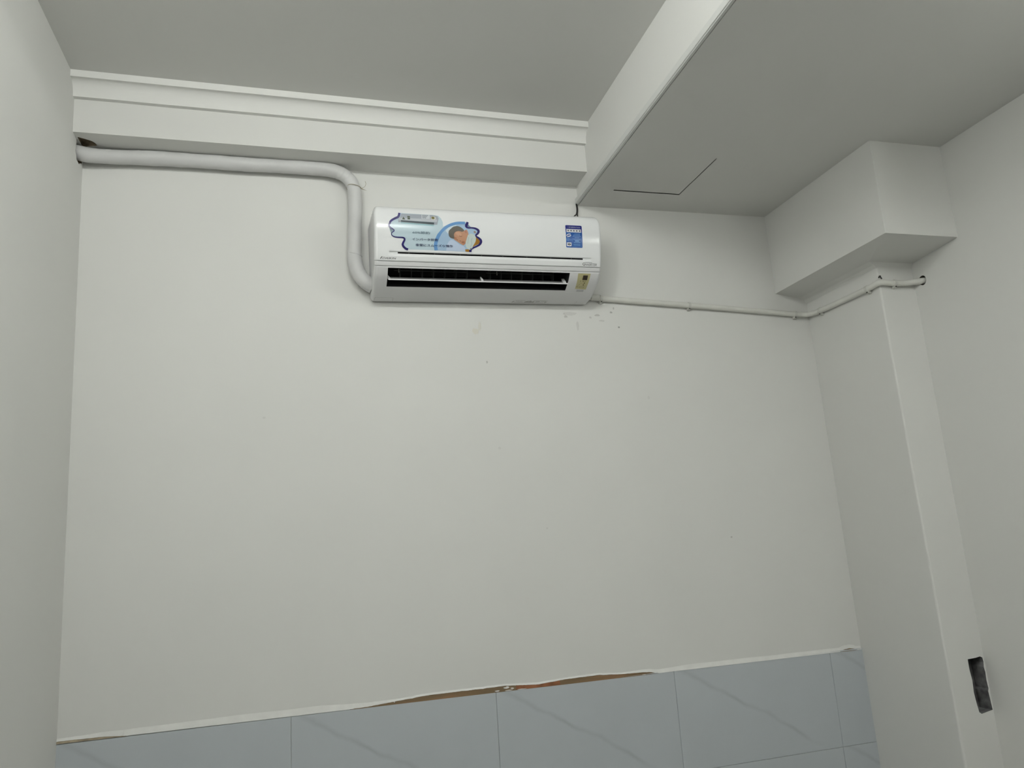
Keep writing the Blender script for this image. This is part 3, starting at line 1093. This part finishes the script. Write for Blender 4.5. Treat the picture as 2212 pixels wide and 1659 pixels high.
def lettering(name, body, x0, x1, s0, s1, off, material, parent, shear=0.0, weight=0.0):
    cu = bpy.data.curves.new('letters', 'FONT')
    cu.body = body
    cu.shear = shear
    cu.resolution_u = 3
    to = bpy.data.objects.new('letters', cu)
    COL.objects.link(to)
    dg = bpy.context.evaluated_depsgraph_get()
    me = bpy.data.meshes.new_from_object(to.evaluated_get(dg))
    bpy.data.objects.remove(to)
    if weight:                                         # bolder: a second copy a hair to the side
        bb = bmesh.new()
        bb.from_mesh(me)
        dup_ = bmesh.ops.duplicate(bb, geom=bb.verts[:] + bb.edges[:] + bb.faces[:])['geom']
        for v in dup_:
            if isinstance(v, bmesh.types.BMVert):
                v.co.x += weight
                v.co.y += weight * 0.4
        bb.to_mesh(me)
        bb.free()
    ax = min(v.co.x for v in me.vertices)
    bx = max(v.co.x for v in me.vertices)
    ay = min(v.co.y for v in me.vertices)
    by = max(v.co.y for v in me.vertices)
    for v in me.vertices:
        v.co = surf(x0 + (v.co.x - ax) / (bx - ax) * (x1 - x0), s1 - (v.co.y - ay) / (by - ay) * (s1 - s0), off)
    me.materials.clear()
    return obj(name, me, material, parent)


def ell(cx, cs, rx, rs, n_=20, rot=0.0):
    out = []
    for k in range(n_):
        a_ = 2 * math.pi * k / n_
        u, w = rx * math.cos(a_), rs * math.sin(a_)
        out.append((cx + u * math.cos(rot) - w * math.sin(rot), cs + u * math.sin(rot) + w * math.cos(rot)))
    return out


def rect(x0, x1, s0, s1):
    return [(x0, s0), (x1, s0), (x1, s1), (x0, s1)]


def stroke(pts_, w):
    """Ribbon of width w along 2-D points, one polygon."""
    L_, R_ = [], []
    for i in range(len(pts_)):
        a_ = pts_[max(i - 1, 0)]
        b_ = pts_[min(i + 1, len(pts_) - 1)]
        dx, dy = b_[0] - a_[0], b_[1] - a_[1]
        l = math.hypot(dx, dy) or 1
        ww = w[i] if isinstance(w, (list, tuple)) else w
        nx, ny = -dy / l * ww / 2, dx / l * ww / 2
        L_.append((pts_[i][0] + nx, pts_[i][1] + ny))
        R_.append((pts_[i][0] - nx, pts_[i][1] - ny))
    return [[L_[i], L_[i + 1], R_[i + 1], R_[i]] for i in range(len(pts_) - 1)]


def smooth2(pts_, n_=4):
    return [(p.x, p.y) for p in catmull([(a_, b_, 0) for a_, b_ in pts_], n_)]


def ink(name, c, rough=0.2):
    return mat('ink_' + name, c, rough, 0.5)


NAVY = ink('navy', (0.018, 0.012, 0.12))
PALE = ink('pale_blue', (0.50, 0.62, 0.68))
OUT = [(0.0816, 0.2245), (0.0879, 0.2242), (0.1217, 0.2249), (0.1566, 0.2256), (0.1918, 0.2255), (0.2109, 0.2279), (0.2202, 0.2367), (0.2254, 0.2489), (0.2254, 0.2644), (0.2388, 0.2581), (0.2553, 0.25), (0.275, 0.2453), (0.3012, 0.2445)]
RW = [(0.3119, 0.2444), (0.3101, 0.2499), (0.3065, 0.2566), (0.3072, 0.2624), (0.3136, 0.2649), (0.3252, 0.2644), (0.3367, 0.266), (0.3456, 0.2706), (0.3479, 0.2762), (0.3444, 0.2829), (0.3384, 0.2889), (0.3408, 0.2937), (0.3481, 0.2983),
      (0.3545, 0.3046), (0.3552, 0.3119), (0.35, 0.3203), (0.3399, 0.3263), (0.3283, 0.3316), (0.3216, 0.3359), (0.319, 0.3408), (0.3187, 0.3456)]
BT = [(0.2993, 0.3455), (0.2529, 0.3447), (0.1886, 0.3442), (0.1409, 0.344)]
LW = [(0.107, 0.3441), (0.1, 0.3423), (0.093, 0.3363), (0.0895, 0.3293), (0.0917, 0.3221), (0.095, 0.3157), (0.0958, 0.3109), (0.0936, 0.3075), (0.0881, 0.3061), (0.071, 0.306), (0.0617, 0.3043), (0.0555, 0.3006), (0.0537, 0.2959),
      (0.0557, 0.2911), (0.0612, 0.2869), (0.0621, 0.2829), (0.0575, 0.2791), (0.0514, 0.2754), (0.0468, 0.2708), (0.0462, 0.2661), (0.0494, 0.2603), (0.0511, 0.2554), (0.0567, 0.2496), (0.0662, 0.2435), (0.0757, 0.2389), (0.0798, 0.2329), (0.0816, 0.2245)]
promo = decal('promo_sticker', [OUT + smooth2(RW, 3) + BT + smooth2(LW, 3)[:-1]], 0.0003, PALE, ac)
promo['label'] = 'wavy-edged blue promotional sticker with a sleeping child'
P1, P2, P3, P4 = 0.00055, 0.0008, 0.00105, 0.0013
# ring and the disc it frames
arc = smooth2([(0.2010, 0.3440), (0.1993, 0.3259), (0.2045, 0.3062), (0.2150, 0.2868), (0.2315, 0.2693), (0.2519, 0.2568), (0.2749, 0.2496), (0.3005, 0.2482)], 4)
decal('printed_disc', [arc + [(0.3080, 0.2500), (0.3050, 0.2575), (0.3060, 0.2640), (0.3140, 0.2672), (0.3250, 0.2670), (0.3350, 0.2685), (0.3420, 0.2720), (0.3440, 0.2765), (0.3400, 0.2830), (0.3350, 0.2890), (0.3375, 0.2950), (0.3450, 0.3000),
                              (0.3500, 0.3050), (0.3510, 0.3110), (0.3460, 0.3180), (0.3370, 0.3240), (0.3250, 0.3290), (0.3180, 0.3340), (0.3150, 0.3400), (0.3145, 0.3448)]], P1, ink('disc', (0.36, 0.50, 0.66)), promo)
decal('printed_ring', stroke(arc, [0.0112] * 12 + [0.0095] * (len(arc) - 12)), P2, ink('ring', (0.13, 0.29, 0.56)), promo)
# navy wavy borders, broader at the ends
rw = smooth2([(x - 0.0026, s) for x, s in RW], 3)
decal('printed_border', stroke(rw, [0.0068 + 0.0016 * math.sin(i * .35) for i in range(len(rw))]), P4, NAVY, promo)
lw = smooth2([(x + 0.0016, s) for x, s in LW], 3)
decal('printed_border', stroke(lw, [0.0024 + 0.0050 * abs(math.cos(math.pi * min(1.0, i / len(lw) * 1.05))) ** 1.3 for i in range(len(lw))]), P4, NAVY, promo)
# white glow around the head and the pillow
decal('printed_pillow', [smooth2([(0.2340, 0.3445), (0.2380, 0.3250), (0.2470, 0.3100), (0.2600, 0.3090), (0.2800, 0.3220), (0.2960, 0.3290), (0.3010, 0.3440)], 4)], P2, ink('pillow', (0.50, 0.59, 0.74)), promo)
decal('printed_glow', [smooth2([(0.2330, 0.2780), (0.2450, 0.2660), (0.2610, 0.2590), (0.2720, 0.2570), (0.2640, 0.2640), (0.2540, 0.2720), (0.2460, 0.2800), (0.2420, 0.2880)], 3)], P2, ink('glow', (0.58, 0.67, 0.73)), promo)
SKIN = ink('skin', (0.50, 0.27, 0.17))
face_pts = [(0.2585, 0.2784), (0.2708, 0.2736), (0.2871, 0.2744), (0.2969, 0.2751), (0.3036, 0.2709), (0.3085, 0.2775), (0.3104, 0.2880), (0.3061, 0.296), (0.3037, 0.3026), (0.3018, 0.3124), (0.294, 0.324), (0.2859, 0.3211), (0.273, 0.3135), (0.2602, 0.3043), (0.2563, 0.2915)]
decal('printed_face', [smooth2(face_pts, 3)], P3, SKIN, promo)
decal('printed_cheek', [ell(.2930, .3150, .0075, .0055, 16, .5), ell(.2660, .3015, .0040, .0045, 14, .4)], P4, ink('cheek', (0.43, 0.20, 0.12)), promo)
decal('printed_forehead', [ell(.2770, .2868, .0105, .0062, 18, .35)], P4, ink('forehead', (0.57, 0.33, 0.22)), promo)
HAIR = ink('hair', (0.11, 0.10, 0.085))
decal('printed_hair', [smooth2([(0.2429, 0.2856), (0.2447, 0.2774), (0.2514, 0.2706), (0.2597, 0.2637), (0.2712, 0.2606), (0.281, 0.2620), (0.2906, 0.2680), (0.2963, 0.2752), (0.2890, 0.2790), (0.2790, 0.2772), (0.2700, 0.2788), (0.2640, 0.2830), (0.2612, 0.2905), (0.2625, 0.3030), (0.2506, 0.3014), (0.2442, 0.2952)], 3)],
      P4, HAIR, promo)
LINE = ink('dark_line', (0.10, 0.05, 0.03))
for pts_ in ([(.2790, .2925), (.2822, .2952), (.2860, .2955), (.2885, .2938)], [(.2690, .3040), (.2712, .3066), (.2745, .3078)], [(.2878, .3155), (.2905, .3140), (.2925, .3150), (.2950, .3128)], [(.2800, .3085), (.2825, .3110), (.2850, .3098)]):
    decal('printed_line', stroke(smooth2(pts_, 3), 0.0011), P4 + .0002, LINE, promo)
decal('printed_ear', [ell(.3010, .2785, .0035, .0055, 14, -.5)], P4, ink('ear', (0.42, 0.20, 0.14)), promo)
# golden corner and a plain pale cushion held under the chin
decal('printed_gold', [smooth2([(0.3358, 0.2947), (0.3440, 0.2995), (0.3495, 0.3050), (0.3500, 0.3110), (0.3440, 0.3180), (0.3330, 0.3240), (0.3230, 0.3290), (0.3290, 0.3144)], 3), smooth2([(0.2986, 0.3373), (0.3117, 0.3369), (0.3140, 0.3448), (0.2993, 0.3447)], 2)], P3, ink('gold', (0.33, 0.16, 0.02)), promo)
decal('printed_hand', [ell(.3325, .2785, .0045, .0035, 14, .6)], P3, ink('hand', (0.30, 0.22, 0.17)), promo)
decal('printed_cushion', [smooth2([(0.308, 0.2893), (0.3196, 0.284), (0.331, 0.2884), (0.3357, 0.298), (0.3337, 0.3111), (0.3268, 0.3228), (0.3216, 0.3343), (0.3133, 0.3378), (0.3052, 0.3333), (0.3005, 0.3254), (0.3008, 0.3124), (0.3043, 0.3025)], 3)], P4, ink('cushion', (0.55, 0.63, 0.60)), promo)
decal('printed_cushion_fold', stroke(smooth2([(.3230, .2990), (.3195, .3090), (.3215, .3180), (.3160, .3290)], 3), .0016) + stroke(smooth2([(.3110, .2960), (.3090, .3080), (.3070, .3180)], 3), .0012), P4 + .0002, ink('fold', (0.36, 0.42, 0.43)), promo)
# picture of a unit across the sticker's top
SILV = ink('silver', (0.34, 0.37, 0.42))
decal('printed_unit', [[(0.0890, 0.2262), (0.1917, 0.2264), (0.2080, 0.2290), (0.2120, 0.2370), (0.2092, 0.2470), (0.2066, 0.2587), (0.1940, 0.2592), (0.0872, 0.2554), (0.0783, 0.2566), (0.0787, 0.2429), (0.0860, 0.2360)]], P1, SILV, promo)
decal('printed_unit_face', [[(0.0795, 0.2400), (0.2070, 0.2410), (0.2050, 0.2500), (0.0795, 0.2490)]], P2, ink('silver_light', (0.50, 0.53, 0.57)), promo)
decal('printed_unit_outlet', [[(0.0871, 0.2485), (0.1963, 0.2516), (0.1953, 0.2588), (0.0872, 0.2540)]], P3, ink('outlet_dark', (0.05, 0.07, 0.08)), promo)
decal('printed_unit_shade', [[(0.0862, 0.2556), (0.1955, 0.2600), (0.1950, 0.2640), (0.0862, 0.2590)]], P1, ink('teal_shade', (0.28, 0.48, 0.52)), promo)
GRN = ink('dark_green', (0.05, 0.07, 0.035))
decal('printed_mark', [[(0.0914, 0.2452), (0.0955, 0.2365), (0.1010, 0.2452)], rect(0.0925, 0.1000, 0.2425, 0.2455)], P4, GRN, promo)
decal('printed_mark', [rect(0.1085, 0.1170, 0.2338, 0.2380), rect(0.1090, 0.1170, 0.2390, 0.2446)], P4, GRN, promo)
decal('printed_patch', [rect(0.1550, 0.1830, 0.2270, 0.2400)], P2, ink('patch_white', (0.60, 0.63, 0.66)), promo)
for k in range(3):
    decal('printed_squiggle', stroke(smooth2([(0.1575 + i * .0032, 0.2290 + k * .0040 + (0.0011 if i % 2 else -0.0008)) for i in range(7 - k)], 2), 0.0014), P4, ink('squiggle', (0.06, 0.09, 0.12)), promo)
decal('printed_badge', [ell(.1945, .2372, .0085, .0062, 14)], P3, ink('badge', (0.62, 0.62, 0.58)), promo)
decal('printed_badge_core', [ell(.1930, .2362, .0055, .0042, 12)], P4, ink('badge_core', (0.16, 0.14, 0.04)), promo)
TXT = ink('text_dark', (0.035, 0.05, 0.12))
lettering('sticker_text', '60%節約', 0.1235, 0.1810, 0.2838, 0.2922, P4 + .0002, ink('text_pale', (0.13, 0.19, 0.24)), promo, 0, 0.035)
lettering('sticker_text', 'インバータ技術', 0.1218, 0.2069, 0.3056, 0.3146, P4 + .0003, TXT, promo, 0, 0.035)
lettering('sticker_text', '非常にスムーズな操作', 0.1333, 0.2572, 0.3243, 0.3330, P4 + .0003, TXT, promo, 0, 0.035)


# ---- energy label
def rrect(x0, x1, s0, s1, r):
    out = []
    for cx_, cs_, a0 in ((x1 - r, s0 + r, -90), (x1 - r, s1 - r, 0), (x0 + r, s1 - r, 90), (x0 + r, s0 + r, 180)):
        for k in range(5):
            a_ = math.radians(a0 + 22.5 * k)
            out.append((cx_ + r * math.cos(a_), cs_ + r * math.sin(a_)))
    return out


ex0, ex1, es0, es1 = 0.6555, 0.7160, 0.2388, 0.3176
ew, eh = ex1 - ex0, es1 - es0
el = decal('energy_label', [rrect(ex0, ex1, es0, es1, .0035)], 0.0004, ink('label_blue', (0.015, 0.085, 0.33)), ac)
el['label'] = 'blue energy label with a row of five stars'
fx = lambda u: ex0 + u * ew
fs = lambda v: es0 + v * eh
decal('label_top', [rrect(ex0, ex1, es0, fs(.30), .0035)], P1 + .0001, ink('label_navy', (0.02, 0.025, 0.19)), el)
WHT = ink('label_white', (0.72, 0.72, 0.74))
SKY = ink('label_sky', (0.16, 0.36, 0.68))
lettering('label_text', '三菱電機株式会社', fx(.12), fx(.90), fs(.055), fs(.125), P3, ink('label_text', (0.42, 0.45, 0.58)), el, 0, .02)
decal('star_bar', [rect(fx(.05), fx(.94), fs(.175), fs(.325))], P2, WHT, el)


def star(cx_, cs_, r):
    return [(cx_ + (r if k % 2 == 0 else r * .45) * math.sin(k * math.pi / 5), cs_ - (r if k % 2 == 0 else r * .45) * math.cos(k * math.pi / 5)) for k in range(10)]


for k in range(5):
    decal('star', [star(fx(.15 + .175 * k), fs(.25), .0038)], P4, ink('star', (0.012, 0.02, 0.06)), el)
decal('label_swirl', stroke(ell(fx(.17), fs(.46), .0082, .0060, 20) + [ell(fx(.17), fs(.46), .0082, .0060, 20)[0]], .0008), P3, SKY, el)
decal('label_swirl', stroke(smooth2([(fx(.04), fs(.49)), (fx(.12), fs(.42)), (fx(.20), fs(.41)), (fx(.28), fs(.40))], 3), .0026) + stroke(smooth2([(fx(.08), fs(.54)), (fx(.15), fs(.505)), (fx(.22), fs(.50)), (fx(.30), fs(.45))], 3), .0026), P4, WHT, el)
decal('label_ring', stroke(ell(fx(.11), fs(.645), .0050, .0047, 18) + [ell(fx(.11), fs(.645), .0050, .0047, 18)[0]], .0011), P3, SKY, el)
decal('label_ring_text', [rect(fx(.07), fx(.15), fs(.625), fs(.64)), rect(fx(.07), fx(.15), fs(.655), fs(.67)), rect(fx(.22), fx(.34), fs(.64), fs(.652)), rect(fx(.22), fx(.34), fs(.70), fs(.71))], P4, SKY, el)
decal('label_eye_panel', [rect(fx(.045), fx(.325), fs(.775), fs(.945))], P2, WHT, el)
decal('label_eye', [[(fx(.08), fs(.86)), (fx(.14), fs(.825)), (fx(.19), fs(.815)), (fx(.24), fs(.825)), (fx(.30), fs(.86)), (fx(.24), fs(.895)), (fx(.19), fs(.905)), (fx(.14), fs(.895))]], P3, ink('eye', (0.03, 0.03, 0.05)), el)
decal('label_eye_core', [ell(fx(.19), fs(.86), .0022, .0018, 12)], P4, ink('eye_core', (0.35, 0.35, 0.38)), el)
for r_, (n_, u0, u1) in enumerate(((5, .53, .88), (6, .46, .88), (7, .43, .92), (4, .54, .82))):
    decal('label_print', [rect(fx(u0 + (u1 - u0) * k / n_), fx(u0 + (u1 - u0) * (k + .6) / n_), fs(.375 + r_ * .055), fs(.405 + r_ * .055)) for k in range(n_)], P3, SKY, el)
bx_ = [(fx(.39), fs(.61)), (fx(.94), fs(.61)), (fx(.94), fs(.96)), (fx(.39), fs(.96)), (fx(.39), fs(.61))]
decal('label_frame', sum([stroke([bx_[i], bx_[i + 1]], .0006) for i in range(4)], []), P3, SKY, el)
decal('label_print', [rect(fx(.44), fx(.88), fs(.635), fs(.65)), rect(fx(.54), fx(.78), fs(.68), fs(.73)), rect(fx(.46), fx(.88), fs(.755), fs(.785)), rect(fx(.44), fx(.88), fs(.83), fs(.845)), rect(fx(.44), fx(.88), fs(.865), fs(.88)), rect(fx(.44), fx(.88), fs(.90), fs(.915))], P3, SKY, el)

# ---- lettering on the panel
GREYINK = ink('grey_print', (0.14, 0.14, 0.145), 0.4)
decal('emblem_mark', [[(0.0180, 0.3775), (0.0200, 0.3725), (0.0232, 0.3692), (0.0262, 0.3688), (0.0240, 0.3725), (0.0212, 0.3768)]], 0.0004, GREYINK, ac)
lettering('panel_lettering', 'DAIKIN', 0.0252, 0.0700, 0.3712, 0.3776, 0.0004, GREYINK, ac, 0.25, 0.04)
lettering('panel_lettering', 'INVERTER', 0.7205, 0.7690, 0.3702, 0.3786, 0.0004, GREYINK, ac, 0.3, 0.02)
decal('lettering_swoosh', stroke(smooth2([(0.7235, 0.3782), (0.7180, 0.3755), (0.7170, 0.3720), (0.7215, 0.3682), (0.7320, 0.3662), (0.7430, 0.3664), (0.7520, 0.3682)], 4), [0.0018] * 12 + [0.0012] * 13), 0.0004, GREYINK, ac)

# ---- control window with its yellow film
film = decal('control_film', [[(0.7034, 0.4062), (0.7496, 0.4062), (0.7480, 0.4742), (0.7067, 0.4721)]], 0.0004, ink('yellow_film', (0.50, 0.46, 0.25), 0.35), ac)
film['label'] = 'yellowish film over the receiver window and lamps'
decal('receiver_window', [[(0.7235, 0.4132), (0.7409, 0.4130), (0.7408, 0.4303), (0.7230, 0.4299)]], P2, ink('window_dark', (0.035, 0.025, 0.02)), film)
OLV = ink('film_print', (0.09, 0.07, 0.03))
decal('film_ring', stroke(ell(.7345, .4355, .0028, .0022, 14) + [ell(.7345, .4355, .0028, .0022, 14)[0]], .0008), P2, OLV, film)
decal('film_dots', [ell(.7335, .4435, .0026, .0021, 12), ell(.7325, .4520, .0026, .0021, 12), ell(.7180, .4350, .0014, .0017, 10)], P2, OLV, film)
decal('film_print', [rect(.7250, .7295, .4342, .4364), rect(.7180, .7205, .4428, .4438), rect(.7225, .7265, .4428, .4436), rect(.7150, .7190, .4505, .4518), rect(.7110, .7150, .4555, .4562), rect(.7080, .7150, .4605, .4620)], P2, OLV, film)
bx_ = [(.7205, .4590), (.7370, .4590), (.7365, .4660), (.7200, .4660), (.7205, .4590)]
decal('film_frame', sum([stroke([bx_[i], bx_[i + 1]], .0006) for i in range(4)], []), P2, OLV, film)
decal('casing_print', [rect(.7150, .7415, .4768 + .0032 * k, .4784 + .0032 * k) for k in range(3)], 0.0003, ink('pale_print', (0.36, 0.36, 0.37), .4), ac)
# raised seam under the control window, snap cover at the lower left, moulded markings below
decal('window_seam', [rect(.6745, .7500, .4893, .4903)], 0.0007, mat('ac_seam_white', (0.80, 0.80, 0.80), .3), ac)
SEAM = mat('ac_seam', (0.34, 0.34, 0.33), .5)
sc0 = [(0.0105, 0.572), (0.0108, 0.556), (0.0125, 0.5485), (0.016, 0.5465), (0.067, 0.5465), (0.0715, 0.5485), (0.0730, 0.556), (0.0732, 0.574)]
decal('cover_seam', stroke(smooth2(sc0, 3), .0008), 0.0003, SEAM, ac)
decal('cover_seam', stroke(smooth2([(.735, .566), (.739, .560), (.740, .553), (.737, .5505)], 3), .0009), 0.0003, SEAM, ac)
EMB = mat('ac_moulded_mark', (0.40, 0.40, 0.385), .5)
em = [(.506, .5485), (.630, .5475), (.622, .5710), (.496, .5710)]
polys = [[(.506 + .0, .5490), (.545, .5490), (.543, .5515), (.505, .5515)], [(.500, .5545), (.506, .5545), (.500, .5680), (.495, .5680)], [(.505, .5660), (.540, .5660), (.539, .5690), (.503, .5690)],
         [(.546, .5560), (.558, .5500), (.556, .5680), (.540, .5690)], [(.560, .5500), (.566, .5500), (.563, .5640), (.572, .5640), (.571, .5690), (.556, .5690)],
         [(.575, .5485), (.628, .5485), (.627, .5510), (.574, .5510)], [(.572, .5545), (.580, .5545), (.577, .5660), (.570, .5660)], [(.584, .5560), (.600, .5540), (.598, .5600), (.582, .5610)],
         [(.604, .5540), (.622, .5540), (.621, .5565), (.603, .5565)], [(.574, .5670), (.616, .5670), (.615, .5695), (.573, .5695)], [(.622, .5570), (.628, .5570), (.622, .5680), (.617, .5680)], [(.510, .5560), (.536, .5590), (.534, .5610), (.509, .5590)]]
decal('moulded_mark', polys, 0.0003, EMB, ac)
